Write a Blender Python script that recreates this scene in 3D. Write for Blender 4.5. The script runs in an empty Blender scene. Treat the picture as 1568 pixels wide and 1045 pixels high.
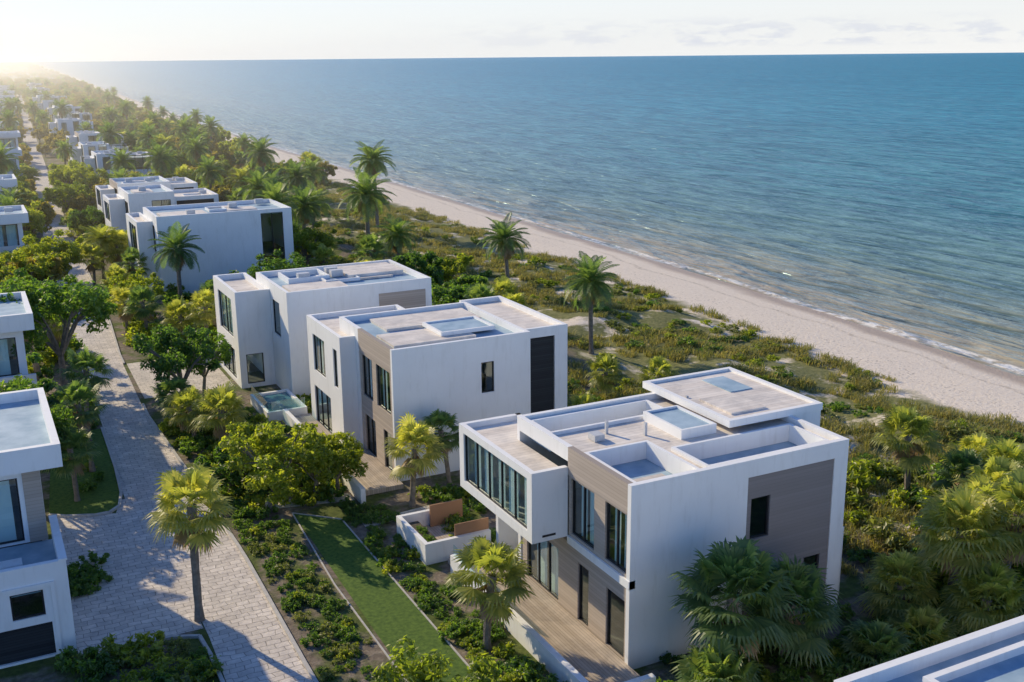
import bpy, math, random
import numpy as np
from mathutils import Vector, Matrix, noise
R=random.Random(7)
sc=bpy.context.scene
sc.view_settings.view_transform='Standard'; sc.view_settings.look='None'; sc.view_settings.exposure=0
def link(o): sc.collection.objects.link(o); return o
# ---------------------------------------------------------------- materials
def newmat(name):
    m=bpy.data.materials.new(name); m.use_nodes=True
    nt=m.node_tree; b=nt.nodes['Principled BSDF']; return m,nt,b
def N(nt,t,**k):
    n=nt.nodes.new(t)
    for a,v in k.items():
        if a in n.inputs: n.inputs[a].default_value=v
        else: setattr(n,a,v)
    return n
def ramp(nt,fac,stops):
    r=nt.nodes.new('ShaderNodeValToRGB'); e=r.color_ramp.elements
    while len(e)<len(stops): e.new(0.5)
    for i,(p,c) in enumerate(stops):
        e[i].position=p; e[i].color=(c[0],c[1],c[2],1) if isinstance(c,tuple) else (c,c,c,1)
    nt.links.new(fac,r.inputs[0]); return r.outputs[0]
def mix(nt,f,a,b,mode='MIX'):
    m=nt.nodes.new('ShaderNodeMix'); m.data_type='RGBA'; m.blend_type=mode
    for s,v in ((0,f),(6,a),(7,b)):
        if hasattr(v,'is_linked') or hasattr(v,'links'): nt.links.new(v,m.inputs[s])
        else:
            m.inputs[s].default_value = v if s==0 else (v[0],v[1],v[2],1)
    return m.outputs[2]
def math_(nt,op,a,b=None,c=None,clamp=False):
    m=nt.nodes.new('ShaderNodeMath'); m.operation=op; m.use_clamp=clamp
    for i,v in enumerate((a,b,c)):
        if v is None: continue
        if hasattr(v,'links'): nt.links.new(v,m.inputs[i])
        else: m.inputs[i].default_value=v
    return m.outputs[0]
def coords(nt,scale=(1,1,1)):
    t=nt.nodes.new('ShaderNodeNewGeometry').outputs['Position']
    mp=nt.nodes.new('ShaderNodeMapping'); mp.inputs['Scale'].default_value=scale
    nt.links.new(t,mp.inputs[0]); return mp.outputs[0]
def noi(nt,co,scale,detail=4,rough=0.55,dist=0):
    n=nt.nodes.new('ShaderNodeTexNoise'); n.inputs['Scale'].default_value=scale
    n.inputs['Detail'].default_value=detail; n.inputs['Roughness'].default_value=rough; n.inputs['Distortion'].default_value=dist
    nt.links.new(co,n.inputs['Vector']); return n.outputs['Fac']
def bump(nt,b,h,strength=0.3,dist=0.05):
    n=nt.nodes.new('ShaderNodeBump'); n.inputs['Strength'].default_value=strength; n.inputs['Distance'].default_value=dist
    nt.links.new(h,n.inputs['Height'])
    if b: nt.links.new(n.outputs[0],b.inputs['Normal'])
    return n
def simple(name,c1,c2,scale=2.0,rough=0.7,bs=0.15,bscale=None,sc3=(1,1,1),spec=0.3,bd=0.02):
    m,nt,b=newmat(name); co=coords(nt,sc3)
    f=noi(nt,co,scale,6)
    nt.links.new(ramp(nt,f,[(0.3,c1),(0.7,c2)]),b.inputs['Base Color'])
    b.inputs['Roughness'].default_value=rough; b.inputs['Specular IOR Level'].default_value=spec
    bump(nt,b,noi(nt,co,bscale or scale*8,4),bs,bd)
    return m
M={}
def mk_white(name,base):
    m,nt,b=newmat(name); co=coords(nt); cs=coords(nt,(1.3,1.3,0.22))
    a=ramp(nt,noi(nt,co,0.5,5),[(0.3,tuple(v*0.94 for v in base)),(0.7,base)])
    st=ramp(nt,noi(nt,cs,2.2,6,0.65),[(0.28,(0.86,0.85,0.83)),(0.48,(1,1,1))])
    nt.links.new(mix(nt,0.65,a,st,'MULTIPLY'),b.inputs['Base Color'])
    b.inputs['Roughness'].default_value=0.6; b.inputs['Specular IOR Level'].default_value=0.3
    bump(nt,b,noi(nt,co,60,3),0.12,0.01); return m
M['white']=mk_white('white_stucco',(0.86,0.86,0.85))
def planks(name,c1,c2,axis,w=0.14,rough=0.6,gap=0.35,weather=0.0):
    m,nt,b=newmat(name); co=coords(nt)
    sx=nt.nodes.new('ShaderNodeSeparateXYZ'); nt.links.new(co,sx.inputs[0])
    v=math_(nt,'DIVIDE',sx.outputs[axis],w)
    fr=math_(nt,'FRACT',v); fl=math_(nt,'FLOOR',v)
    wn=nt.nodes.new('ShaderNodeTexWhiteNoise'); wn.noise_dimensions='1D'; nt.links.new(fl,wn.inputs['W'])
    s3=[0.6,0.6,0.6]; s3[axis]=8
    n2=noi(nt,coords(nt,tuple(s3)),2.0,6,0.7)
    t=math_(nt,'ADD',math_(nt,'MULTIPLY',wn.outputs[0],0.55),math_(nt,'MULTIPLY',n2,0.55))
    col=ramp(nt,t,[(0.15,c1),(0.85,c2)])
    if weather:
        col=mix(nt,weather,col,ramp(nt,noi(nt,co,0.8,7,0.7,0.4),[(0.38,(0.62,0.62,0.64)),(0.58,(1.04,1.02,1.0))]),'MULTIPLY')
    g=ramp(nt,fr,[(0.0,gap),(0.10,1.0),(0.92,1.0),(1.0,gap)])
    nt.links.new(mix(nt,1.0,col,g,'MULTIPLY'),b.inputs['Base Color'])
    b.inputs['Roughness'].default_value=rough; b.inputs['Specular IOR Level'].default_value=0.25
    bump(nt,b,g,0.5,0.01); return m
M['wood']=planks('weathered_wood_cladding',(0.40,0.335,0.28),(0.50,0.425,0.36),2,0.16,gap=0.72)
M['taupe']=planks('taupe_board_cladding',(0.235,0.21,0.20),(0.275,0.245,0.235),2,0.16,gap=0.85)
M['deckw']=planks('timber_deck',(0.40,0.33,0.26),(0.57,0.49,0.41),0,0.14,weather=0.6)
M['roofb']=planks('roof_boards',(0.70,0.63,0.55),(0.85,0.79,0.71),1,0.28,gap=0.75,weather=0.6)
M['screen']=planks('timber_screen',(0.30,0.17,0.10),(0.42,0.25,0.15),1,0.12)
M['membrane']=simple('roof_membrane',(0.22,0.34,0.44),(0.44,0.56,0.64),0.9,0.55,0.1)
M['louvre']=planks('dark_louvre',(0.02,0.022,0.026),(0.035,0.04,0.045),2,0.12)
M['frame']=simple('dark_window_frame',(0.02,0.02,0.022),(0.035,0.035,0.037),5,0.4)
M['curtain']=planks('curtain_fabric',(0.55,0.70,0.70),(0.78,0.85,0.83),1,0.22,gap=0.6)
M['metal']=simple('roof_unit_metal',(0.45,0.46,0.47),(0.6,0.6,0.6),3,0.4)
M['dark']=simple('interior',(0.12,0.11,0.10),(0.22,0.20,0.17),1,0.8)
M['soil']=simple('planter_soil',(0.05,0.045,0.035),(0.12,0.10,0.07),4,0.9)
def glass():
    m,nt,b=newmat('window_glass'); nt.nodes.remove(b)
    tr=N(nt,'ShaderNodeBsdfTransparent'); tr.inputs[0].default_value=(0.80,0.90,0.90,1)
    gl=N(nt,'ShaderNodeBsdfGlossy'); gl.inputs['Roughness'].default_value=0.02; gl.inputs[0].default_value=(0.85,0.95,0.97,1)
    lw=N(nt,'ShaderNodeLayerWeight'); lw.inputs[0].default_value=0.5
    f=math_(nt,'MULTIPLY_ADD',math_(nt,'POWER',lw.outputs['Facing'],4.0),0.85,0.12)
    nb=nt.nodes.new('ShaderNodeBump'); nb.inputs['Strength'].default_value=0.05; nb.inputs['Distance'].default_value=0.1
    nt.links.new(noi(nt,coords(nt),0.9,2),nb.inputs['Height']); nt.links.new(nb.outputs[0],gl.inputs['Normal'])
    mx=N(nt,'ShaderNodeMixShader'); nt.links.new(f,mx.inputs[0]); nt.links.new(tr.outputs[0],mx.inputs[1]); nt.links.new(gl.outputs[0],mx.inputs[2])
    nt.links.new(mx.outputs[0],nt.nodes['Material Output'].inputs[0]); return m
M['glass']=glass()
def poolm():
    m,nt,b=newmat('pool_water'); b.inputs['Base Color'].default_value=(0.07,0.21,0.25,1); b.inputs['Roughness'].default_value=0.05
    bump(nt,b,noi(nt,coords(nt),3,3),0.15,0.03); return m
M['pool']=poolm()
def foliage(name,cs,trans=0.35,tc=None):
    m,nt,b=newmat(name); nt.nodes.remove(b)
    g=N(nt,'ShaderNodeNewGeometry'); oi=N(nt,'ShaderNodeObjectInfo')
    n=noi(nt,coords(nt),0.9,1)
    t=math_(nt,'ADD',math_(nt,'MULTIPLY',g.outputs['Random Per Island'],0.45),math_(nt,'MULTIPLY',n,0.35))
    t=math_(nt,'ADD',t,math_(nt,'MULTIPLY',oi.outputs['Random'],0.28))
    k=len(cs); col=ramp(nt,t,[(0.15+0.75*i/(k-1),c) for i,c in enumerate(cs)])
    df=N(nt,'ShaderNodeBsdfDiffuse'); nt.links.new(col,df.inputs[0])
    gl=N(nt,'ShaderNodeBsdfGlossy'); gl.inputs['Roughness'].default_value=0.42; gl.inputs[0].default_value=(1,1,1,1)
    m1=N(nt,'ShaderNodeMixShader'); m1.inputs[0].default_value=0.05; nt.links.new(df.outputs[0],m1.inputs[1]); nt.links.new(gl.outputs[0],m1.inputs[2])
    tl=N(nt,'ShaderNodeBsdfTranslucent'); tcol=mix(nt,1.0,col,tc or (2.8,2.8,0.9),'MULTIPLY'); nt.links.new(tcol,tl.inputs[0])
    mx=N(nt,'ShaderNodeMixShader'); mx.inputs[0].default_value=trans
    nt.links.new(m1.outputs[0],mx.inputs[1]); nt.links.new(tl.outputs[0],mx.inputs[2])
    nt.links.new(mx.outputs[0],nt.nodes['Material Output'].inputs[0]); return m
M['leaf']=foliage('leaves',[(0.045,0.09,0.028),(0.08,0.15,0.038),(0.15,0.22,0.05)],0.5)
M['leafy']=foliage('yellow_green_leaves',[(0.085,0.125,0.025),(0.17,0.215,0.036),(0.32,0.325,0.055)],0.52)
M['gold']=foliage('haze_tinted_leaves',[(0.10,0.12,0.03),(0.20,0.20,0.05),(0.35,0.30,0.09)],0.5,(2.7,2.3,0.9))  # golden glow of the hazy distance tinted into the leaf colour
M['olive']=foliage('olive_dune_leaves',[(0.09,0.12,0.04),(0.17,0.195,0.06),(0.28,0.28,0.10)],0.42,(2.1,2.2,0.9))
M['palm']=foliage('palm_fronds',[(0.06,0.11,0.055),(0.11,0.175,0.075),(0.21,0.26,0.10)],0.42)
M['palmy']=foliage('sun_tinted_palm_fronds',[(0.12,0.155,0.055),(0.24,0.26,0.08),(0.42,0.39,0.15)],0.47)  # yellower fronds, with sunlight put into the colour
M['dead']=foliage('dry_fronds',[(0.22,0.16,0.075),(0.36,0.27,0.14)],0.35,(1.5,1.2,0.8))
M['dgrass']=foliage('dune_grass_blades',[(0.13,0.16,0.05),(0.25,0.25,0.085),(0.42,0.36,0.16)],0.42,(1.7,1.6,0.8))
M['bark']=simple('bark',(0.14,0.12,0.095),(0.28,0.24,0.20),4,0.9,0.8,14,bd=0.05)
# ---------------------------------------------------------------- coast & terrain
CY=[-3000,-100,55,69,100,152,202,330,462,820,2000,8741,40000]
CX=[-60,70,74.5,75.8,77.6,79.3,81.0,84.5,91,113,188,606,2540]
def coast(y): return float(np.interp(y,CY,CX))
def axis_off(y): return 0.0 if y<110 else (y-110)*0.048
def sst(a,b,x):
    t=min(1,max(0,(x-a)/(b-a))); return t*t*(3-2*t)
def gz(x,y):
    d=x-coast(y)
    if d>-15:
        z=-1.5*(1-sst(0,-15,d)) if d<0 else -1.5-0.09*d
        if d<0: z=-1.5*((d+15)/15)**1.3
        z=max(z,-8)
        if -15<d<-0.5: z+=0.05*noise.noise(Vector((x*0.4,y*0.25,0)))
        return z
    a=axis_off(y)
    w=sst(35+a,40+a,x)*sst(-15,-20,d)
    n=noise.noise(Vector((x*0.13,y*0.10,3.0)))+0.5*noise.noise(Vector((x*0.35,y*0.3,9.0)))
    return w*(0.45+0.9*n)
def grid_mesh(name,P,d,mat):
    nr,nc=P.shape[:2]
    idx=np.arange(nr*nc).reshape(nr,nc)
    f=np.stack([idx[:-1,:-1],idx[:-1,1:],idx[1:,1:],idx[1:,:-1]],-1).reshape(-1,4)
    me=bpy.data.meshes.new(name); me.from_pydata(P.reshape(-1,3).tolist(),[],f.tolist())
    at=me.attributes.new('shore','FLOAT','POINT'); at.data.foreach_set('value',d.reshape(-1).astype(np.float32))
    me.materials.append(mat); me.polygons.foreach_set('use_smooth',[True]*len(me.polygons))
    return link(bpy.data.objects.new(name,me))
def groundmat():
    m,nt,b=newmat('ground_surface')
    at=N(nt,'ShaderNodeAttribute'); at.attribute_name='shore'; d=at.outputs['Fac']
    co=coords(nt)
    n1=noi(nt,co,0.35,6,0.6); n2=noi(nt,co,3.0,6,0.6); n3=noi(nt,co,14,4,0.6); nl=noi(nt,co,0.09,4)
    soil=ramp(nt,n2,[(0.3,(0.12,0.095,0.075)),(0.55,(0.22,0.18,0.14)),(0.75,(0.34,0.29,0.23))])
    grass=ramp(nt,n2,[(0.3,(0.055,0.08,0.02)),(0.7,(0.13,0.16,0.04))])
    g1=mix(nt,ramp(nt,n1,[(0.46,0.0),(0.56,1.0)]),soil,grass)
    sand=ramp(nt,n2,[(0.25,(0.72,0.61,0.48)),(0.75,(0.87,0.77,0.64))])
    dune=mix(nt,ramp(nt,n1,[(0.52,0.0),(0.62,1.0)]),ramp(nt,n2,[(0.3,(0.12,0.135,0.045)),(0.7,(0.25,0.24,0.10))]),sand)
    dd=math_(nt,'ADD',d,math_(nt,'MULTIPLY',math_(nt,'SUBTRACT',nl,0.5),10.0))
    dd=math_(nt,'ADD',dd,math_(nt,'MULTIPLY',math_(nt,'SUBTRACT',n1,0.5),6.0))
    mp=nt.nodes.new('ShaderNodeMapRange'); mp.inputs[1].default_value=-36; mp.inputs[2].default_value=-31
    nt.links.new(dd,mp.inputs[0]); g2=mix(nt,mp.outputs[0],g1,dune)
    mp=nt.nodes.new('ShaderNodeMapRange'); mp.inputs[1].default_value=-15.5; mp.inputs[2].default_value=-13.5
    nt.links.new(dd,mp.inputs[0])
    vo=nt.nodes.new('ShaderNodeTexVoronoi'); vo.inputs['Scale'].default_value=2.6; nt.links.new(co,vo.inputs['Vector'])
    sp=ramp(nt,vo.outputs['Distance'],[(0.10,1.0),(0.32,0.0)])
    band=nt.nodes.new('ShaderNodeMapRange'); band.inputs[1].default_value=-5.5; band.inputs[2].default_value=-9; nt.links.new(dd,band.inputs[0])
    spk=math_(nt,'MULTIPLY',sp,math_(nt,'MULTIPLY',band.outputs[0],ramp(nt,n1,[(0.40,0.0),(0.56,0.9)])))
    beach=mix(nt,spk,sand,(0.28,0.24,0.20))
    g3=mix(nt,mp.outputs[0],g2,beach)
    wet=nt.nodes.new('ShaderNodeMapRange'); wet.inputs[1].default_value=-3.2; wet.inputs[2].default_value=-1.4
    nt.links.new(math_(nt,'ADD',d,math_(nt,'MULTIPLY',math_(nt,'SUBTRACT',nl,0.5),5.0)),wet.inputs[0])
    g4=mix(nt,wet.outputs[0],g3,(0.48,0.37,0.27))
    wl=math_(nt,'ABSOLUTE',math_(nt,'ADD',math_(nt,'ADD',d,5.2),math_(nt,'MULTIPLY',math_(nt,'SUBTRACT',nl,0.5),7.0)))
    wm=math_(nt,'MULTIPLY',ramp(nt,wl,[(0.0,1.0),(0.5,0.0)]),ramp(nt,n2,[(0.45,0.0),(0.6,0.6)]))
    g5=mix(nt,wm,g4,(0.2,0.15,0.09))
    nt.links.new(g5,b.inputs['Base Color'])
    ro=math_(nt,'SUBTRACT',0.95,math_(nt,'MULTIPLY',wet.outputs[0],0.5)); nt.links.new(ro,b.inputs['Roughness'])
    b.inputs['Specular IOR Level'].default_value=0.2
    h=math_(nt,'ADD',n2,math_(nt,'MULTIPLY',n3,0.35)); bump(nt,b,h,0.6,0.12)
    return m
ys=list(np.arange(-80,220,1.6))+list(np.arange(220,600,8))+list(np.geomspace(600,40000,50))
rows=[];dv=[]
for y in ys:
    c=coast(y); a=axis_off(y)
    xs=[-6000-y*0.2,-600,-120]+list(np.linspace(-30,34,14)+a)+list(np.linspace(35.2+a,c+8,52))+[c+20,c+60,c+200]
    rows.append([(x,y,gz(x,y)) for x in xs]); dv.append([x-c for x in xs])
grid_mesh('ground',np.array(rows),np.array(dv),groundmat())
def seamat():
    m,nt,b=newmat('sea_water'); nt.nodes.remove(b)
    at=N(nt,'ShaderNodeAttribute'); at.attribute_name='shore'; d=at.outputs['Fac']
    cf=coords(nt)
    nl=noi(nt,coords(nt,(0.02,0.006,1)),1.0,4,0.6,1.0)
    dn=math_(nt,'ADD',d,math_(nt,'MULTIPLY',math_(nt,'SUBTRACT',nl,0.5),14.0))
    mr=nt.nodes.new('ShaderNodeMapRange'); mr.inputs[1].default_value=0; mr.inputs[2].default_value=600; nt.links.new(dn,mr.inputs[0])
    col=ramp(nt,mr.outputs[0],[(0.0,(0.42,0.35,0.25)),(0.012,(0.29,0.29,0.22)),(0.04,(0.155,0.245,0.225)),(0.12,(0.075,0.24,0.285)),(0.4,(0.05,0.265,0.355)),(1.0,(0.035,0.245,0.345))])
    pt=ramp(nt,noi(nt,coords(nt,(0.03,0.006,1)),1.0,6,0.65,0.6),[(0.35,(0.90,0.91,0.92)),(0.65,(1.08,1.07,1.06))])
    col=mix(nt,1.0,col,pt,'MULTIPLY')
    nf=noi(nt,cf,0.9,6,0.7); nb=noi(nt,coords(nt,(1,0.12,1)),0.35,3)
    e=math_(nt,'ADD',d,math_(nt,'MULTIPLY',math_(nt,'SUBTRACT',nb,0.5),4.5))
    f1=ramp(nt,math_(nt,'MULTIPLY',math_(nt,'ABSOLUTE',math_(nt,'SUBTRACT',e,0.9)),0.5),[(0.12,1.0),(0.45,0.0)])
    nb2=noi(nt,coords(nt,(1,0.10,1)),0.22,3)
    e2=math_(nt,'ADD',d,math_(nt,'MULTIPLY',math_(nt,'SUBTRACT',nb2,0.5),12))
    f2=ramp(nt,math_(nt,'MULTIPLY',math_(nt,'ABSOLUTE',math_(nt,'SUBTRACT',e2,5.0)),0.5),[(0.03,1.0),(0.25,0.0)])
    gate=ramp(nt,noi(nt,coords(nt,(0.06,0.03,1)),1.0,2),[(0.52,0.0),(0.62,1.0)])
    fb=ramp(nt,nf,[(0.40,0.0),(0.55,1.0)])
    foam=math_(nt,'MULTIPLY',math_(nt,'MAXIMUM',math_(nt,'MULTIPLY',f1,0.8),math_(nt,'MULTIPLY',math_(nt,'MULTIPLY',f2,gate),0.3)),fb)
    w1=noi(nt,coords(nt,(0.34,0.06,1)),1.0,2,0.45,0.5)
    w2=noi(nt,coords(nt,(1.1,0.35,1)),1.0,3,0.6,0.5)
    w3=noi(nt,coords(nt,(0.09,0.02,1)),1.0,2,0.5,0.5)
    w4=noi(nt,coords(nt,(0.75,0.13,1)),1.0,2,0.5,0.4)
    wc=ramp(nt,math_(nt,'ADD',math_(nt,'MULTIPLY',w1,.6),math_(nt,'MULTIPLY',w4,.4)),[(0.40,(0.54,0.65,0.72)),(0.58,(1.28,1.22,1.17))])  # light and shade of the ripples painted into the water colour
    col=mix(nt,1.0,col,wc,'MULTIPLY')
    c2=mix(nt,foam,col,(0.85,0.85,0.84))
    h=math_(nt,'ADD',math_(nt,'ADD',w1,math_(nt,'MULTIPLY',w2,0.18)),math_(nt,'MULTIPLY',w3,0.8))
    h=math_(nt,'ADD',h,math_(nt,'MULTIPLY',w4,.45))
    bm=bump(nt,None,h,1.0,2.0)
    df=N(nt,'ShaderNodeBsdfDiffuse'); nt.links.new(c2,df.inputs[0]); nt.links.new(bm.outputs[0],df.inputs['Normal'])
    gl=N(nt,'ShaderNodeBsdfGlossy'); gl.inputs[0].default_value=(0.58,0.82,0.95,1); gl.inputs['Roughness'].default_value=0.22; nt.links.new(bm.outputs[0],gl.inputs['Normal'])
    fr=N(nt,'ShaderNodeFresnel'); fr.inputs[0].default_value=1.33; nt.links.new(bm.outputs[0],fr.inputs['Normal'])
    f=math_(nt,'MULTIPLY',fr.outputs[0],math_(nt,'SUBTRACT',0.55,math_(nt,'MULTIPLY',foam,0.5)))
    mx=N(nt,'ShaderNodeMixShader'); nt.links.new(f,mx.inputs[0]); nt.links.new(df.outputs[0],mx.inputs[1]); nt.links.new(gl.outputs[0],mx.inputs[2])
    nt.links.new(mx.outputs[0],nt.nodes['Material Output'].inputs[0])
    return m
ys=list(np.arange(-400,0,50))+list(np.arange(0,400,6))+list(np.geomspace(400,60000,60))
ds=[-3,-1,0,1,2,4,7,11,16,24,36,60,100,170,300,600,1200,3000,8000,20000,60000]
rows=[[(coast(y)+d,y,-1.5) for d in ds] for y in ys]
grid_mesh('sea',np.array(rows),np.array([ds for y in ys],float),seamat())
# ---------------------------------------------------------------- builders
class MB:
    def __init__(s): s.v=[];s.f=[]
    def box(s,x0,x1,y0,y1,z0,z1):
        i=len(s.v)
        s.v+=[(x0,y0,z0),(x1,y0,z0),(x1,y1,z0),(x0,y1,z0),(x0,y0,z1),(x1,y0,z1),(x1,y1,z1),(x0,y1,z1)]
        s.f+=[(i,i+3,i+2,i+1),(i+4,i+5,i+6,i+7),(i,i+1,i+5,i+4),(i+1,i+2,i+6,i+5),(i+2,i+3,i+7,i+6),(i+3,i,i+4,i+7)]
    def quad(s,a,b,c,d):
        i=len(s.v); s.v+=[a,b,c,d]; s.f.append((i,i+1,i+2,i+3))
    def holed(s,mp,A0,A1,B0,B1,C0,C1,holes=()):
        A=sorted({A0,A1,*[min(max(v,A0),A1) for h in holes for v in h[:2]]}); B=sorted({B0,B1,*[min(max(v,B0),B1) for h in holes for v in h[2:]]})
        def solid(i,j):
            if i<0 or j<0 or i>=len(A)-1 or j>=len(B)-1: return False
            a=(A[i]+A[i+1])/2; b=(B[j]+B[j+1])/2
            return not any(h[0]<a<h[1] and h[2]<b<h[3] for h in holes)
        for i in range(len(A)-1):
            for j in range(len(B)-1):
                if not solid(i,j): continue
                a0,a1,b0,b1=A[i],A[i+1],B[j],B[j+1]
                for c in (C0,C1): s.quad(mp(a0,b0,c),mp(a1,b0,c),mp(a1,b1,c),mp(a0,b1,c))
                if not solid(i-1,j): s.quad(mp(a0,b0,C0),mp(a0,b1,C0),mp(a0,b1,C1),mp(a0,b0,C1))
                if not solid(i+1,j): s.quad(mp(a1,b0,C0),mp(a1,b1,C0),mp(a1,b1,C1),mp(a1,b0,C1))
                if not solid(i,j-1): s.quad(mp(a0,b0,C0),mp(a1,b0,C0),mp(a1,b0,C1),mp(a0,b0,C1))
                if not solid(i,j+1): s.quad(mp(a0,b1,C0),mp(a1,b1,C0),mp(a1,b1,C1),mp(a0,b1,C1))
    def done(s,name,mat,parent=None):
        if not s.f: return None
        me=bpy.data.meshes.new(name); me.from_pydata(s.v,[],s.f); me.materials.append(mat)
        o=link(bpy.data.objects.new(name,me)); o.parent=parent; return o
def empty(name):
    e=bpy.data.objects.new(name,None); e.empty_display_size=0.5; return link(e)
MX=lambda a,b,c:(a,c,b)
MY=lambda a,b,c:(c,a,b)
MZ=lambda a,b,c:(a,b,c)
def grow(h,k): return (h[0]-k,h[1]+k,h[2]-k,h[3]+k)
class House:
    def __init__(s,name='modern_villa'):
        s.e=empty(name); s.p={}
    def g(s,part,mat):
        part=part if part not in s.p or s.p[part][1]==mat else part+'_'+mat
        if part not in s.p: s.p[part]=(MB(),mat)
        return s.p[part][0]
    def wall(s,ax,c,a0,a1,z0,z1,inw,ops=(),mat='white',part='walls',t=0.25):
        mp=MX if ax=='x' else MY
        s.g(part,mat).holed(mp,a0,a1,z0,z1,c,c+inw*t,[o[:4] for o in ops])
        for o in ops: s.window(ax,c,inw,*o)
    def window(s,ax,c,inw,a0,a1,z0,z1,n=2,kind='g'):
        def bx(part,mat,A0,A1,Z0,Z1,C0,C1):
            C0,C1=sorted((C0,C1))
            if ax=='x': s.g(part,mat).box(A0,A1,C0,C1,Z0,Z1)
            else: s.g(part,mat).box(C0,C1,A0,A1,Z0,Z1)
        if kind=='l':
            bx('louvres','louvre',a0,a1,z0,z1,c+inw*0.12,c+inw*0.2); return
        f=0.07; d0=c+inw*0.08; d1=c+inw*0.17
        bx('window_frames','frame',a0,a1,z0,z0+f,d0,d1); bx('window_frames','frame',a0,a1,z1-f,z1,d0,d1)
        bx('window_frames','frame',a0,a0+f,z0+f,z1-f,d0,d1); bx('window_frames','frame',a1-f,a1,z0+f,z1-f,d0,d1)
        for i in range(1,n):
            m=a0+(a1-a0)*i/n; bx('window_frames','frame',m-f/2,m+f/2,z0+f,z1-f,d0,d1)
        g=c+inw*0.13
        mp=MX if ax=='x' else MY
        s.g('window_glass','glass').quad(*[mp(a,b,g) for a,b in((a0+f,z0+f),(a1-f,z0+f),(a1-f,z1-f),(a0+f,z1-f))])
        if kind=='c':
            w=(a1-a0); k=max(2,int(w/1.1))
            for i in range(k):
                p0=a0+w*i/k+0.03; p1=p0+w/k*R.uniform(0.5,0.9)
                s.g('curtains','curtain').quad(*[mp(a,b,c+inw*(0.27+0.01*i)) for a,b in((p0,z0),(p1,z0),(p1,z1),(p0,z1))])
    def box(s,part,mat,*a): s.g(part,mat).box(*a)
    def finish(s):
        for k,(mb,mat) in s.p.items(): mb.done(k,M[mat],s.e)
        return s.e
RECTS=[]
def shell(H,x0,x1,y0,y1,z0,z1,front=(),left=(),right=(),back=(),lmat='white',lpart='walls',roof=0.4,roofmat='roofb'):
    t=0.25
    H.wall('x',y0,x0,x1,z0,z1,1,front)
    H.wall('x',y1,x0,x1,z0,z1,-1,back)
    H.wall('y',x0,y0+t,y1-t,z0,z1,1,left,lmat,lpart)
    H.wall('y',x1,y0+t,y1-t,z0,z1,-1,right)
    H.box('roof_deck',roofmat,x0+t,x1-t,y0+t,y1-t,z1-roof-0.15,z1-roof)
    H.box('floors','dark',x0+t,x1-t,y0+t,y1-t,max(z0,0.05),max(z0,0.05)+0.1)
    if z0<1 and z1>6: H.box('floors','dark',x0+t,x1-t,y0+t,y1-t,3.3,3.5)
def roof_clutter(H,x0,x1,y0,y1,z,seed):
    r=random.Random(seed)
    for i in range(r.randint(2,3)):
        w=r.uniform(1.5,3.5);d=r.uniform(1.2,2.6);x=r.uniform(x0+0.6,x1-w-0.6);y=r.uniform(y0+0.6,y1-d-0.6);k=0.012*i
        if r.random()<0.5:
            H.g('skylight_kerbs','white').holed(MZ,x,x+w,y,y+d,z+0.002+k,z+0.25+k,[(x+.12,x+w-.12,y+.12,y+d-.12)])
            H.box('skylight_panes','membrane',x+.12,x+w-.12,y+.12,y+d-.12,z+0.003+k,z+0.1+k)
        else: H.box('roof_platforms','roofb',x,x+w,y,y+d,z+0.001+k,z+0.14+k)
    for i in range(r.randint(1,3)):
        x=r.uniform(x0+0.6,x1-1.4);y=r.uniform(y0+0.6,y1-1.2)
        H.box('air_conditioning_units','metal',x,x+0.9,y,y+0.6,z+0.16,z+0.66)
# ---------------- House A (nearest)
H=House()
x0,x1,y0,y1=21.5,32.6,32.4,42.0
H.wall('x',y0,x0,27.2,0,8,1)
H.wall('x',y0,31.85,x1,0,8,1)
H.wall('x',y0,27.2,31.85,7.25,8,1)
H.wall('x',y0+0.05,27.2,31.85,0,7.25,1,[(27.45,28.45,4.4,6.25,1,'g'),(30.5,31.4,0.1,2.9,1,'g')],'taupe','board_cladding',0.2)
H.wall('x',y1,x0,x1,0,8,-1)
H.wall('y',x0,y0+.25,37.3,6.75,8,1,(),'wood','wood_cladding')
H.wall('y',x0+0.05,y0+.25,37.3,3.95,6.75,1,[(32.75,34.35,4.1,6.65,2,'c'),(35.2,37.1,4.1,6.65,2,'c')],'wood','wood_cladding',0.2)
H.wall('y',x0-0.04,y0+.0,37.29,3.6,3.95,1,(),'white','ledges',0.3)
H.wall('y',x0+0.05,y0+.25,y1-.25,0,3.6,1,[(32.8,34.2,0.3,2.9,1,'g'),(35.6,36.5,0.3,3.0,1,'g'),(38.2,41.2,0.3,2.9,3,'c')],'wood','wood_cladding',0.2)
H.wall('y',x0,37.3,y1-.25,7.35,8,1)
H.wall('y',x1,y0+.25,y1-.25,0,8,-1,[(34,35.5,4,7,1,'g')])
holes=[(22.1,25.0,32.95,36.6),(25.7,31.9,33.1,35.4),(22.0,28.2,39.7,41.4)]
H.g('roof_deck','roofb').holed(MZ,x0+.25,x1-.25,y0+.25,y1-.25,7.5,7.7,[grow(h,.08) for h in holes])
for h in holes:
    H.box('roof_wells','membrane',*grow(h,.02),6.9,7.05)
    H.g('roof_well_kerbs','white').holed(MZ,*grow(h,.15),7.06,7.86,[h])
H.box('roof_platforms','roofb',22.3,24.3,32.97,34.4,7.051,7.3)
H.box('roof_platforms','roofb',26.0,28.0,33.2,34.2,7.051,7.22)
H.g('roof_slab','white').holed(MZ,29.0,34.4,36.0,42.9,7.99,8.32,[(29.25,34.15,36.25,42.65)])
H.box('roof_slab_deck','roofb',29.25,34.15,36.25,42.65,7.95,8.2)
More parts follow.
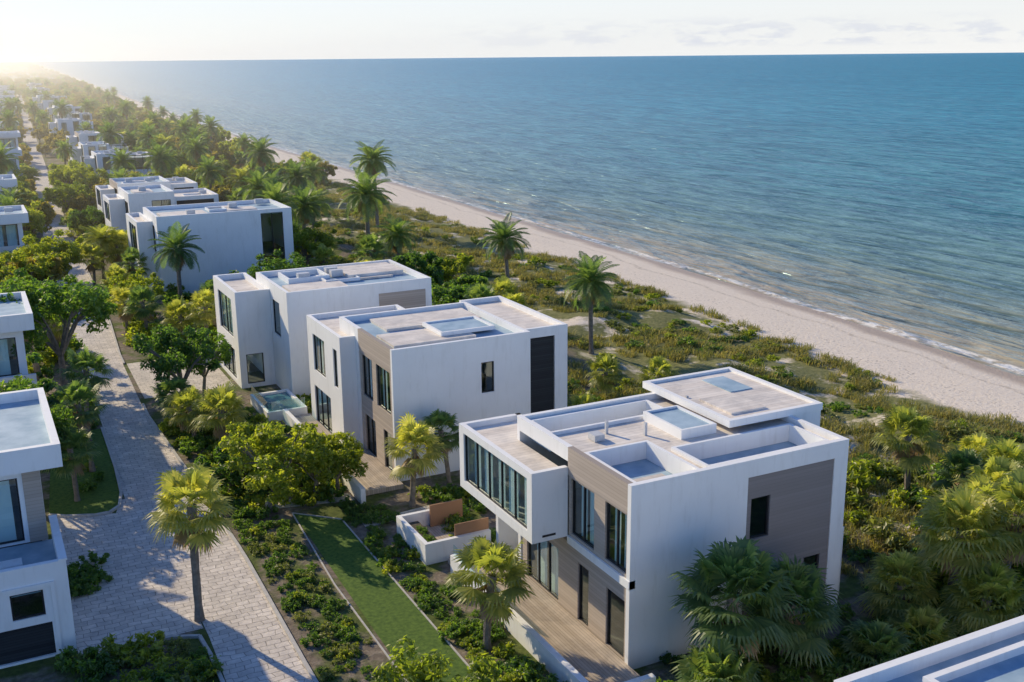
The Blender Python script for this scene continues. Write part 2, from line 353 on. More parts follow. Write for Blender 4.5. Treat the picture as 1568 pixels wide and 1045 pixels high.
H.wall('x',36.05,32.61,34.35,0,7.98,1); H.wall('y',34.35,36.3,42.6,0,7.98,-1,[(37,41.5,4,7,4,'g'),(37,41.5,.2,3,4,'g')]); H.wall('x',42.85,32.61,34.35,0,7.98,-1)
H.box('roof_platforms','roofb',29.8,31.8,36.9,39.3,8.201,8.3)
H.box('skylight_panes','membrane',31.9,33.2,39.6,41.9,8.201,8.25)
H.g('roof_light_box','white').holed(MZ,26.7,28.6,36.4,39.4,7.7,8.15,[(26.82,28.48,36.52,39.28)])
H.box('roof_light_panes','membrane',26.82,28.48,36.52,39.28,7.95,8.05)
H.box('air_conditioning_units','metal',23.2,23.7,37.9,38.5,7.72,8.0)
for px,py in((24.2,38.6),(25.6,37.6),(29.5,39.9)): H.box('vent_pipes','metal',px,px+.12,py,py+.12,7.7,8.3)
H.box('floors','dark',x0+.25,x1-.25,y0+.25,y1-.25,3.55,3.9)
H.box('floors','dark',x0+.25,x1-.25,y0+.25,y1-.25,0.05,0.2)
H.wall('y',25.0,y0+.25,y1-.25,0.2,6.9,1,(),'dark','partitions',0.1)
bx0,bx1,by0,by1=19.75,21.5,37.3,44.7
H.wall('y',bx0,by0+.25,by1-.25,3.9,7.1,1,[(37.75,44.2,4.35,6.75,5,'c')],t=0.25)
H.wall('x',by0,bx0,bx1-0.002,3.9,7.1,1); H.wall('x',by1,bx0,bx1+1.5,3.9,7.1,-1)
H.box('box_floor','white',bx0+.25,bx1-.002,by0+.25,by1-.25,3.9,4.1)
H.box('box_roof','roofb',bx0+.25,bx1-.002,by0+.25,by1-.25,6.7,6.85)
H.wall('y',bx1+1.5,y1,by1,0,7.1,-1); H.wall('x',by1-.3,bx1,bx1+1.2,0,3.9,-1)
H.box('box_roof','roofb',bx1,bx1+1.25,y1,by1-.25,6.7,6.85)
H.box('soffit_slot','frame',20.25,20.9,37.285,37.3-.003,4.1,4.2)
H.box('terrace_deck','deckw',18.95,21.5,30.6,44.6,0.02,0.28)
H.box('terrace_wall','white',18.65,18.94,30.3,43.6,0,0.95)
H.box('terrace_wall','white',18.94,21.4,30.3,30.58,0,0.95)
H.box('glass_balustrade','glass',18.78,18.80,38.0,43.5,.951,1.5)
H.g('courtyard_wall','white').holed(MZ,17.9,21.45,44.9,48.8,0,1.1,[(18.12,21.45,45.12,48.58)])
H.box('courtyard_deck','deckw',18.12,21.44,45.12,48.58,0.05,0.3)
H.box('timber_screen','screen',19.6,21.44,45.14,45.2,0.3,1.7); H.box('timber_screen','screen',19.6,21.44,48.3,48.4,0.3,1.5)
H.box('planter','soil',18.3,18.9,45.6,48.3,.301,.8)
H.box('rear_terrace','white',32.62,33.5,33.2,35.2,3.2,3.4)
H.box('terrace_posts','white',33.3,33.48,33.2,33.38,0,3.2)
H.finish(); RECTS.append((18.3,34.8,30.3,44.9))
# ---------------- House B
H=House()
H.wall('x',55.6,20.5,29.4,0,8,1,[(26.1,26.95,4.6,6.5,1,'g')])
H.wall('x',65,20.5,29.4,0,8,-1); H.wall('y',29.4,55.85,64.75,0,8,-1)
H.wall('y',20.5,55.85,61.4,6.75,8,1,(),'wood','wood_cladding')
H.wall('y',20.5,61.4,64.75,0,8,1)
H.wall('y',20.55,55.85,61.4,0,6.75,1,[(56.2,58.5,3.9,6.5,2,'c'),(59.2,61,3.9,6.5,2,'c'),(56.3,57.6,.3,2.7,1,'g'),(59,60.8,.3,2.7,2,'g')],'wood','wood_cladding',0.2)
H.box('roof_deck','membrane',20.75,29.15,55.85,64.75,7.45,7.6)
H.box('roof_platforms','roofb',21.3,26.6,57.3,60.3,7.602,7.75); H.box('roof_platforms','roofb',22.3,28.8,61.2,64.3,7.603,7.78)
H.g('skylight_kerbs','white').holed(MZ,24.6,28.2,58.0,61.0,7.76,8.0,[(24.75,28.05,58.15,60.85)]); H.box('skylight_panes','membrane',24.75,28.05,58.15,60.85,7.79,7.9)
H.wall('x',56.5,29.4,32.5,0,7.9,1,[(29.75,31.6,0.3,7.3,1,'l')]); H.wall('y',32.5,56.75,65.75,0,7.9,-1,[(59,64,4,7,3,'g')]); H.wall('x',66,29.4,32.5,0,7.9,-1)
H.box('roof_deck_low','roofb',29.4,32.25,56.75,65.75,7.4,7.6)
H.wall('y',19.5,62.25,68.75,0,7.4,1,[(62.7,63.5,3.9,6.4,1,'g'),(65.3,67.8,3.9,6.4,2,'c'),(64.5,68,.2,2.8,3,'g')]); H.wall('x',62,19.5,20.498,0,7.4,1); H.wall('x',69,19.5,26,0,7.4,-1); H.wall('y',26,65,68.75,0,7.4,-1)
H.box('roof_deck_low','roofb',19.75,20.49,62.25,65,6.95,7.1); H.box('roof_deck_low','roofb',19.75,25.75,65.01,68.75,6.95,7.1)
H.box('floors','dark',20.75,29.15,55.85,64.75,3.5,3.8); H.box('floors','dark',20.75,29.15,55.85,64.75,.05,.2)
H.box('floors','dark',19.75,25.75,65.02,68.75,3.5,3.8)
H.box('terrace_deck','deckw',17.9,19.48,54.5,69.5,0.02,0.3); H.box('terrace_deck','deckw',19.48,20.5,54.5,61.98,0.02,0.3)
H.box('terrace_wall','white',17.6,17.88,53.5,69.5,0,0.9)
H.g('pool_rim','white').holed(MZ,16.6,19.4,69.8,74.6,0,0.7,[(16.85,19.15,70.05,74.35)]); H.box('pool_water','pool',16.85,19.15,70.05,74.35,0.05,0.55)
H.box('glass_balustrade','glass',16.7,16.72,69.9,74.5,.701,1.4); H.box('glass_balustrade','glass',16.72,19.3,69.9,69.92,.701,1.4)
H.finish(); RECTS.append((17.3,33,53.4,70.3)); RECTS.append((16.3,19.6,69.4,75))
# ---------------- House C
H=House()
shell(H,19.5,30.6,73.8,82.5,0,8,left=[(76,78,4.2,6.8,1,'g')],roofmat='membrane')
H.box('wood_cladding','wood',26.4,30.1,73.77,73.797,5.5,7.2)
H.box('roof_platforms','roofb',20.2,24.5,74.6,77.5,7.602,7.8); H.box('roof_platforms','roofb',25.5,30,78,81.8,7.603,7.95)
H.g('skylight_kerbs','white').holed(MZ,21,24.2,78.6,81.6,7.6,8.0,[(21.15,24.05,78.75,81.45)])
roof_clutter(H,20,30,74.4,82,7.62,3)
shell(H,16.9,19.49,78.5,86,0,7.4,left=[(80,84.5,3.6,6.6,2,'c'),(80,84.5,.3,2.7,3,'g')],front=[(17.4,18.7,0.3,2.6,1,'g')])
H.finish(); RECTS.append((16.5,31,73.5,86.5))
# ---------------- House D
H=House()
shell(H,17.4,31.6,115.2,124,0,8.4,front=[(28.2,30.6,2.2,8.0,2,'g')],left=[(117,121,4.4,7.2,2,'g')],roofmat='membrane')
H.box('roof_platforms','roofb',18.2,23,116,120,8.002,8.2); roof_clutter(H,18.5,31,116,123.5,8.0,11)
shell(H,15.8,17.39,118,126,0,7.6,left=[(119,124,4,7,3,'g')])
H.finish(); RECTS.append((15.5,32,115,126.5))
def generic(x,y,w,d,h,seed,detail=True):
    r=random.Random(seed); H=House()
    s1=r.uniform(0.45,0.65); hx=x+w*s1
    fr=[(x+1.0,x+2.4,4.2,6.6,1,'g'),(x+w*s1-2.2,x+w*s1-0.6,4.2,6.9,1,'g')] if r.random()<0.6 else [(x+w*s1-2.8,x+w*s1-0.5,1.2,7.0,2,'g')]
    shell(H,x,hx,y,y+d,0,h,front=fr,left=[(y+1,y+4,4.2,6.8,2,'g'),(y+1,y+4,.3,2.8,2,'g')],lmat='wood' if r.random()<0.5 else 'white',lpart='side_cladding',right=[(y+2,y+d-2,4,7,3,'g')],roofmat=r.choice(['roofb','membrane']))
    roof_clutter(H,x+.3,hx-.3,y+.3,y+d-.3,h-.4,seed)
    dy=r.uniform(0.8,2.5); h2=h-r.uniform(0.5,1.0)
    shell(H,hx+.002,x+w,y+dy,y+d+1.5,0,h2,front=[(hx+.6,x+w-.6,3.8,6.5,3,r.choice(['g','l']))],right=[(y+dy+1,y+d-1,4,6.6,3,'g'),(y+dy+1,y+d-1,.3,3,3,'g')],roofmat=r.choice(['roofb','membrane']))
    roof_clutter(H,hx+.3,x+w-.3,y+dy+.3,y+d+1,h2-.4,seed+5)
    shell(H,x-1.9,x-.002,y+d*0.4,y+d+1,3.2 if r.random()<.4 else 0,h-1.0,left=[(y+d*.4+.6,y+d,4,6.4,3,'c')],roofmat='roofb')
    H.finish(); RECTS.append((x-2.6,x+w+.8,y-.8,y+d+2.2))
generic(18.2,141,11.5,9,8,21); generic(19,157,11,8.5,7.6,22)
ycur=216
k=0
while ycur<1000:
    a=axis_off(ycur)
    generic(17.5+a+R.uniform(-2.5,2.5),ycur,R.uniform(8,12),R.uniform(8,10),R.uniform(6.0,8.2),100+k); k+=1
    ycur+=R.uniform(45,80) if ycur>250 else 29
H=House()
shell(H,18.9,32,8.0,18.7,0,8,left=[(10,16,4,7,3,'g')],roofmat='membrane',back=[(22,26,4,6.8,2,'g')])
H.box('roof_platforms','roofb',21.5,24,12,16.5,7.602,7.8)
H.g('roof_upstand','white').holed(MZ,21.3,31.5,9,17.9,7.6,7.85,[(21.5,31.3,9.2,17.7)])
H.finish(); RECTS.append((18.5,33,7,19.3))
# ---------------- left houses
H=House()
H.g('roof_fascia','white').holed(MZ,-14,2.4,48.1,57.5,6.95,8,[(-13.7,2.1,48.4,57.2)])
H.box('roof_deck','membrane',-13.7,2.1,48.4,57.2,7.2,7.5); H.box('roof_platforms','roofb',-6,-.5,50,56,7.502,7.65)
H.wall('x',49.4,-14,1.5,3.2,6.95,1,[(-1.9,0.55,3.3,6.3,2,'c'),(-6,-2.6,3.3,6.3,3,'c')],t=.25)
H.box('wood_cladding','wood',0.75,1.49,49.36,49.397,3.2,6.95)
H.wall('y',1.5,49.65,57.25,0,6.95,-1,[(51,54,4,6.4,2,'g')]); H.wall('x',57.5,-14,1.5,0,6.95,-1)
H.wall('x',44.5,-14,1.9,0,4.2,1,[(-.35,.9,1.95,3.1,1,'g'),(-3.4,1.1,.1,1.6,2,'l')],t=.25)
H.box('garage_surround','white',-.6,1.2,44.40,44.497,3.25,3.4); H.box('garage_surround','white',1.2,1.35,44.40,44.497,0,3.4)
H.wall('y',1.9,44.75,49.4,0,4.2,-1); H.box('terrace_floor','membrane',-14,1.65,44.75,49.4,2.9,3.15); H.box('terrace_coping','white',1.62,1.95,44.46,49.4,4.202,4.28)
H.box('floors','dark',-14,1.25,49.65,57,3.0,3.2)
H.box('lounge_chair','white',-1.2,0.3,46.5,47.2,3.152,3.5)
H.finish(); RECTS.append((-15,2.6,44,58))
def left_house(xr,y,seed,h=8):
    H=House(); r=random.Random(seed)
    H.g('roof_fascia','white').holed(MZ,xr-11,xr,y,y+8,h-1.1,h,[(xr-10.7,xr-.3,y+.3,y+7.7)])
    H.box('roof_deck','membrane',xr-10.7,xr-.3,y+.3,y+7.7,h-.7,h-.5); roof_clutter(H,xr-10,xr-.4,y+.4,y+7.6,h-.5,seed)
    H.wall('x',y+1.0,xr-11,xr-.7,0,h-1.1,1,[(xr-5,xr-1.2,3.7,6.3 if h>7.4 else h-1.5,3,'c'),(xr-5,xr-1.2,.2,2.8,3,'g')]); H.wall('y',xr-.7,y+1.25,y+7.7,0,h-1.1,-1,[(y+3,y+6,4,min(6.2,h-1.5),2,'g')]); H.wall('x',y+7.9,xr-11,xr-.7,0,h-1.1,-1)
    H.box('balcony','white',xr-6,xr-.3,y-1.2,y+.99,3.2,3.45); H.box('balcony','white',xr-6,xr-.3,y-1.2,y-1.0,3.45,4.2)
    H.box('floors','dark',xr-10.7,xr-1,y+1.3,y+7.6,3.2,3.4)
    H.finish(); RECTS.append((xr-12,xr+.6,y-1.5,y+8.5))
left_house(3.1,75.8,31); left_house(6.2,132,33,7.6); left_house(7.0,168,34); left_house(10.8,224,36)
yy=285;k=0
while yy<900:
    left_house(5.5+axis_off(yy),yy,200+k,R.uniform(6.5,8)); k+=1; yy+=R.uniform(60,100)
# ---------------------------------------------------------------- roads, paving, lawns
def strip(name,L,Rr,z,mat):
    me=bpy.data.meshes.new(name); v=[];f=[]
    for a,b in zip(L,Rr): v+=[(a[0],a[1],z),(b[0],b[1],z)]
    for i in range(len(L)-1): f.append((2*i,2*i+1,2*i+3,2*i+2))
    me.from_pydata(v,[],f); me.materials.append(mat); return link(bpy.data.objects.new(name,me))
def poly(name,pts,z,mat):
    me=bpy.data.meshes.new(name); me.from_pydata([(p[0],p[1],z) for p in pts],[],[tuple(range(len(pts)))]); me.materials.append(mat)
    return link(bpy.data.objects.new(name,me))
def pavemat(name,c1,c2):
    m,nt,b=newmat(name); co=coords(nt)
    br=nt.nodes.new('ShaderNodeTexBrick'); br.inputs['Scale'].default_value=1.0; br.inputs['Brick Width'].default_value=0.62; br.inputs['Row Height'].default_value=0.36
    br.inputs['Mortar Size'].default_value=0.02; br.inputs['Mortar Smooth'].default_value=0.4
    br.inputs['Color1'].default_value=(*c1,1); br.inputs['Color2'].default_value=(*c2,1); br.inputs['Mortar'].default_value=(c1[0]*.58,c1[1]*.57,c1[2]*.56,1)
    nn=nt.nodes.new('ShaderNodeTexNoise'); nn.inputs['Scale'].default_value=0.8
    nt.links.new(co,nn.inputs['Vector']); vm=nt.nodes.new('ShaderNodeVectorMath'); vm.operation='MULTIPLY_ADD'
    nt.links.new(nn.outputs['Color'],vm.inputs[0]); vm.inputs[1].default_value=(.45,.45,0); nt.links.new(co,vm.inputs[2]); nt.links.new(vm.outputs[0],br.inputs['Vector'])
    st=ramp(nt,noi(nt,co,0.9,8,0.78),[(0.32,(0.66,0.65,0.65)),(0.62,(1.07,1.05,1.02))])
    nt.links.new(mix(nt,1,br.outputs['Color'],st,'MULTIPLY'),b.inputs['Base Color']); b.inputs['Roughness'].default_value=.85; b.inputs['Specular IOR Level'].default_value=.2
    bump(nt,b,math_(nt,'ADD',math_(nt,'MULTIPLY',br.outputs['Fac'],-0.6),noi(nt,co,7,5)),0.6,0.04); return m
M['pave']=pavemat('stone_paving',(0.62,0.57,0.52),(0.76,0.70,0.64)); M['path']=pavemat('path_paving',(0.64,0.59,0.52),(0.72,0.66,0.59))
M['kerb']=simple('kerb_stone',(0.42,0.40,0.38),(0.55,0.53,0.49),4,.8)
M['lawn']=simple('lawn_grass',(0.055,0.115,0.018),(0.14,0.23,0.035),5,.9,0.8,60,bd=0.06)
RY=[10,38,44,50,56,60,75,93,107,143,177,240,400,700,1200]
RXR=[10.3,10.0,10.1,10.2,10.1,10.0,9.5,10.0,10.9,12.2,13.4,16.4,24,38.5,62]
RXL=[6.9,6.9,7.1,6.6,6.2,6.0,6.5,6.8,7.3,8.6,9.8,12.6,20,34,57]
rd=lambda y,A: float(np.interp(y,RY,A))
yl=list(np.arange(10,180,1.5))+list(np.arange(180,1200,30))
strip('road',[(rd(y,RXL),y) for y in yl],[(rd(y,RXR),y) for y in yl],0.012,M['pave'])
def kerb(name,pts,w=.16,h=.12):
    mb=MB()
    for i in range(len(pts)-1):
        a=Vector(pts[i]);b=Vector(pts[i+1]);d=(b-a).normalized();n=Vector((-d.y,d.x))*w/2
        i0=len(mb.v)
        for p in(a-n,a+n,b+n,b-n): mb.v.append((p.x,p.y,0))
        for p in(a-n,a+n,b+n,b-n): mb.v.append((p.x,p.y,h))
        mb.f+=[(i0+4,i0+5,i0+6,i0+7),(i0,i0+1,i0+5,i0+4),(i0+2,i0+3,i0+7,i0+6),(i0+1,i0+2,i0+6,i0+5),(i0+3,i0,i0+4,i0+7)]
    return mb.done(name,M['kerb'])
kerb('road_kerb',[(rd(y,RXR)+.08,y) for y in np.arange(12,79,1.5)])
kerb('road_kerb',[(rd(y,RXR)+.08,y) for y in np.arange(90,200,3)])
poly('driveway',[(1.92,43.9),(7.0,43.9),(7.0,60.5),(5.75,60.6),(5.3,58.7),(2.0,60.3)],0.008,M['pave'])
kerb('lawn_kerb',[(rd(74,RXL)-.08,74),(6.2,66),(5.95,61.5),(5.6,59.6),(5.0,58.9),(4.2,58.9),(2.8,59.5),(2.0,60.1)])
kerb('planting_bed_kerb',[(1.9,43.6),(5.6,43.7),(6.7,43.2),(6.8,41.5),(6.75,12)])
poly('paved_court',[(10.0,79.5),(16.6,79.5),(16.6,90),(10.2,90)],0.006,M['path'])
poly('lawn',[(13.35,33),(15.9,33),(15.95,52),(13.9,54)],0.022,M['lawn'])
kerb('lawn_edging',[(13.3,33),(13.32,45),(13.85,54.1),(15.98,52.05),(15.95,33)],.07,.06)
poly('lawn',[(11.5,71.5),(15.4,71.2),(15.6,78.6),(10.8,78.8)],0.02,M['lawn'])
poly('lawn',[(2.0,60.1),(2.8,59.5),(4.2,58.9),(5.0,58.9),(5.6,59.6),(5.95,61.5),(6.2,66),(6.3,74),(3.2,74)],0.02,M['lawn'])
poly('garden_path',[(10.4,55.8),(17.5,54.2),(17.5,55.4),(10.4,57)],0.014,M['path'])
poly('garden_path',[(16.8,50.4),(20.9,50.8),(20.9,51.6),(16.8,51.2)],0.014,M['path'])
RD2=lambda x,y: rd(y,RXL)-0.6<x<rd(y,RXR)+0.6
NOVEG=[(13.1,16.2,33,54),(11,16,72,78.5),(9.5,16.8,79.3,90.2),(1.9,7,44.0,58.3),(2,6.3,58.3,74)]
def free(x,y,m=0.0,lawn=True):
    if RD2(x,y): return False
    for r in RECTS:
        if r[0]-m<x<r[1]+m and r[2]-m<y<r[3]+m: return False
    if lawn:
        for r in NOVEG:
            if r[0]<x<r[1] and r[2]<y<r[3]: return False
    return True
# ---------------------------------------------------------------- vegetation meshes
def mesh_from(name,parts):
    mats=[p[3] for p in parts]; V=[];Fc=[];mi=[];off=0
    for v,f,_,m in parts:
        V+= v.tolist() if hasattr(v,'tolist') else v
        Fc+=[tuple(i+off for i in q) for q in (f.tolist() if hasattr(f,'tolist') else f)]
        off=len(V)
    for k,(v,f,_,m) in enumerate(parts): mi+=[k]*len(f)
    me=bpy.data.meshes.new(name); me.from_pydata(V,[],Fc)
    for m in mats: me.materials.append(m)
    me.polygons.foreach_set('material_index',mi); return me
def tube(path,rad,n=7):
    v=[];f=[]
    for i,(p,r) in enumerate(zip(path,rad)):
        p=Vector(p); d=(Vector(path[min(i+1,len(path)-1)])-Vector(path[max(i-1,0)])).normalized()
        a=d.orthogonal().normalized(); b=d.cross(a)
        for k in range(n):
            t=2*math.pi*k/n; v.append(tuple(p+(a*math.cos(t)+b*math.sin(t))*r))
    for i in range(len(path)-1):
        for k in range(n): f.append((i*n+k,i*n+(k+1)%n,(i+1)*n+(k+1)%n,(i+1)*n+k))
    return v,f
def leaves(centers,radii,n_each,size,rng,flat=0.75,shell=0.55):
    C=np.repeat(np.array(centers),n_each,0); Rr=np.repeat(np.array(radii),n_each)
    n=len(C); d=rng.normal(size=(n,3)); d/=np.linalg.norm(d,axis=1)[:,None]
    rr=Rr*(shell+(1-shell)*rng.random(n))*(0.75+0.5*rng.random(n)); P=C+d*rr[:,None]*np.array([1,1,flat])
    nr=d*0.6+rng.normal(size=(n,3))*0.6+np.array([0,0,0.5]); nr/=np.linalg.norm(nr,axis=1)[:,None]
    t=np.cross(nr,rng.normal(size=(n,3))); t/=np.linalg.norm(t,axis=1)[:,None]; b=np.cross(nr,t)
    s=size*(0.6+0.8*rng.random(n))[:,None]
    V=np.stack([P-t*s,P+b*s*0.45+nr*s*0.1,P+t*s,P-b*s*0.45+nr*s*0.1],1).reshape(-1,3)
    F=np.arange(4*n).reshape(-1,4); return V,F
def tree_mesh(name,seed,h,cr,cz,nclump,nl,size,leafmat):
    r=random.Random(seed); rng=np.random.default_rng(seed)
    v=[];f=[];cs=[];rs=[]
    def add(path,rad,n=7):
        a,b=tube(path,rad,n); o=len(v); v.extend(a); f.extend([tuple(i+o for i in q) for q in b])
    base=cz-cr*0.65; lean=(r.uniform(-.3,.3),r.uniform(-.3,.3))
    fork=(lean[0],lean[1],max(base*0.75,0.5))
    add([(0,0,-.1),(lean[0]*.3,lean[1]*.3,fork[2]*.5),fork],[.22,.17,.14])
    nb=7
    for i in range(nb):
        a=2*math.pi*i/nb+r.uniform(-.4,.4); L=cr*r.uniform(.55,.95); zz=cz+r.uniform(-.35,.7)*cr*.7
        tip=(fork[0]+math.cos(a)*L,fork[1]+math.sin(a)*L,zz); mid=tuple((fork[k]*.5+tip[k]*.5)+(0,0,.25)[k] for k in range(3))
        add([fork,mid,tip],[.11,.07,.03],5)
        for j in range(3):
            a2=a+r.uniform(-.8,.8); t2=(mid[0]+math.cos(a2)*cr*.45,mid[1]+math.sin(a2)*cr*.45,mid[2]+r.uniform(-.1,.8)*cr*.6); add([mid,t2],[.05,.015],4)
            cs.append(t2); rs.append(r.uniform(.14,.24)*cr)
        cs.append(tip); rs.append(r.uniform(.16,.26)*cr)
    for i in range(nclump):
        a=r.uniform(0,2*math.pi); u=r.uniform(-.9,1); q=r.random()**0.4
        s=math.sqrt(1-u*u); k=1+0.22*math.sin(3*a+seed)+r.uniform(-.15,.15)
        cs.append((lean[0]+math.cos(a)*s*q*cr*k,lean[1]+math.sin(a)*s*q*cr*k,cz+u*q*cr*.75*k)); rs.append(r.uniform(.12,.25)*cr)
    V,F=leaves(cs,rs,nl,size,rng)
    return mesh_from(name,[(v,f,0,M['bark']),(V,F,0,leafmat)])
TREES=[tree_mesh('tree_%d'%i,50+i,6,2.6,4.3,22,115,.13,M['leaf']) for i in range(4)]
TREESY=[tree_mesh('tree_y%d'%i,70+i,5,2.4,3.0,28,115,.13,M['leafy']) for i in range(3)]
LOW=[tree_mesh('tree_low%d'%i,90+i,3,2.3,2.0,26,90,.17,M['leaf'] if i else M['leafy']) for i in range(3)]
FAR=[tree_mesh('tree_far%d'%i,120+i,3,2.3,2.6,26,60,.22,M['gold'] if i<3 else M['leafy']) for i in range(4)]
def shrub_mesh(name,seed,mat,size=.11,n=14,nl=38,r0=.75):
    r=random.Random(seed); rng=np.random.default_rng(seed); cs=[];rs=[]
    for i in range(n):
        a=r.uniform(0,6.28);q=r.random()**.6*r0; cs.append((math.cos(a)*q,math.sin(a)*q,r.uniform(.12,.75)*(1-.45*q))); rs.append(r.uniform(.16,.32))
    V,F=leaves(cs,rs,nl,size,rng,.85,.4); return mesh_from(name,[(V,F,0,mat)])
SH=[shrub_mesh('shrub_g%d'%i,i,M['leaf']) for i in range(4)]; SHY=[shrub_mesh('shrub_y%d'%i,20+i,M['leafy']) for i in range(4)]
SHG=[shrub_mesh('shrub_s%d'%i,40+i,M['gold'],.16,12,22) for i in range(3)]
SHN=[shrub_mesh('shrub_n%d'%i,60+i,M['olive'],.10,14,34) for i in range(3)]
def fan_palm(name,seed,h,nf,mat,dead=8,pl=1.0,ll=.95):
    r=random.Random(seed); tv,tf=[],[]
    def ad(V,F,a,b): o=len(V); V.extend(a); F.extend([tuple(i+o for i in q) for q in b])
    path=[(0,0,-.2)]; lx,ly=r.uniform(-.25,.25),r.uniform(-.25,.25); ns=7
    for i in range(1,ns+1): t=i/ns; path.append((lx*t*t,ly*t*t,h*t))
    a,b=tube(path,[.24]+[.15+.015*(i%2) for i in range(ns-1)]+[.19],8); ad(tv,tf,a,b)
    top=Vector(path[-1]); L=[[],[]];F=[[],[]]
    for i in range(nf+dead):
        isd=i>=nf; k=1 if isd else 0
        az=i*2.39996+r.uniform(-.2,.2)
        el=math.radians(r.uniform(-75,-40)) if isd else math.radians(84-115*((i+.5)/nf)**.9+r.uniform(-12,12))
        P=pl*r.uniform(.75,1.25)*(0.8 if isd else 1); d=Vector((math.cos(az)*math.cos(el),math.sin(az)*math.cos(el),math.sin(el)))
        side=Vector((-math.sin(az),math.cos(az),0)); up=side.cross(d)*-1
        if up.z<0 and el<1.2: up=-up
        a0=top+Vector((0,0,r.uniform(-.3,.1))); tip=a0+d*P-Vector((0,0,.12*P))
        pa=(a0+side*.02,a0-side*.02,tip-side*.015,tip+side*.015); ad(L[k],F[k],[tuple(p) for p in pa],[(0,1,2,3)])
        n=r.randint(17,21); fold=r.uniform(.15,.35); sc_=r.uniform(.8,1.1)*(0.75 if isd else 1)
        for j in range(n):
            t=(j/(n-1)-.5)*2; an=t*math.radians(112)
            ld=(d*math.cos(an)+side*math.sin(an)-up*fold*abs(t)).normalized()
            ln=ll*sc_*(1-.25*abs(t)**2)*r.uniform(.85,1.1)
            ws=ld.cross(up).normalized()*.05
            b0=tip+ld*.03; m=tip+ld*ln*.62-Vector((0,0,.02*ln)); e=tip+ld*ln*.96-Vector((0,0,(.14+.2*r.random())*ln))
            ad(L[k],F[k],[tuple(b0-ws*.45),tuple(b0+ws*.45),tuple(m+ws),tuple(m-ws),tuple(e)],[(0,1,2,3),(3,2,4)])
    return mesh_from(name,[(tv,tf,0,M['bark']),(L[0],F[0],0,mat),(L[1],F[1],0,M['dead'])])
def feather_palm(name,seed,h,nf,mat,fl=2.9,dead=5):
    r=random.Random(seed); tv,tf=[],[]
    def ad(V,F,a,b): o=len(V); V.extend(a); F.extend([tuple(i+o for i in q) for q in b])
    lx,ly=r.uniform(-.5,.5),r.uniform(-.3,.3); ns=9; path=[(0,0,-.4)]+[(lx*(i/ns)**2,ly*(i/ns)**2,h*i/ns) for i in range(1,ns+1)]
    a,b=tube(path,[.30]+[.18+.02*(i%2) for i in range(ns-1)]+[.27],8); ad(tv,tf,a,b)
    top=Vector(path[-1]); L=[[],[]];F=[[],[]]
    for i in range(nf+dead):
        k=1 if i>=nf else 0; az=i*2.39996+r.uniform(-.2,.2)
        el=math.radians(r.uniform(-60,-30)) if k else math.radians(80-95*((i+.5)/nf)+r.uniform(-9,9))
        ln=fl*r.uniform(.75,1.1)*(.7 if k else 1); p=top.copy(); hd=Vector((math.cos(az),math.sin(az),0)); side=Vector((-math.sin(az),math.cos(az),0))
        S=16; pts=[p.copy()];e=el; ds_=[]
        for s in range(S):
            d=hd*math.cos(e)+Vector((0,0,math.sin(e))); p=p+d*ln/S; pts.append(p.copy()); ds_.append(d); e-=math.radians(78)/S*(1.1-.5*math.sin(max(el,0)))
        for s in range(S):
            w=side*.025*(1-s/S)+side*.006; ad(L[k],F[k],[tuple(pts[s]-w),tuple(pts[s]+w),tuple(pts[s+1]+w),tuple(pts[s+1]-w)],[(0,1,2,3)])
        nl=38
        for j in range(3,nl):
            t=j/nl; q=t*S; s=min(int(q),S-1); b0=pts[s].lerp(pts[s+1],q-s); d=ds_[s]; up=side.cross(d); 
            if up.z<0: up=-up
            lw=.85*(math.sin(math.pi*min(1,t*.9+.12)))**.7*r.uniform(.85,1.1)*fl/2.9
            for sg in(-1,1):
                ld=(side*sg*.8+d*.62+up*.28).normalized(); ws=d*.034
                m=b0+ld*lw*.55; e2=b0+ld*lw*.95-Vector((0,0,.32*lw))
                ad(L[k],F[k],[tuple(b0-ws*.5),tuple(b0+ws*.5),tuple(m+ws),tuple(m-ws),tuple(e2)],[(0,1,2,3),(3,2,4)])
    return mesh_from(name,[(tv,tf,0,M['bark']),(L[0],F[0],0,mat),(L[1],F[1],0,M['dead'])])
FP={}
def fan(h,var=0,mat='palm',nf=38,dead=8,pl=1.0,ll=.95):
    k=(round(h*2)/2,var,mat,nf)
    if k not in FP: FP[k]=fan_palm('fan_palm_mesh',len(FP)+300,k[0],nf,M[mat],dead,pl,ll)
    return FP[k]
FE={}
def feat(h,var=0,mat='palm'):
    k=(round(h*2)/2,var,mat)
    if k not in FE: FE[k]=feather_palm('feather_palm_mesh',len(FE)+400,k[0],38,M[mat])
    return FE[k]
def put(name,me,x,y,s=1,z=None,parent=None,sz=None,tilt=0):
    o=bpy.data.objects.new(name,me); o.location=(x,y,gz(x,y)-.03 if z is None else z); o.rotation_euler=(R.uniform(-tilt,tilt),R.uniform(-tilt,tilt),R.uniform(0,6.28))
    o.scale=(s,s,sz or s); link(o)
    if parent: o.parent=parent
    return o
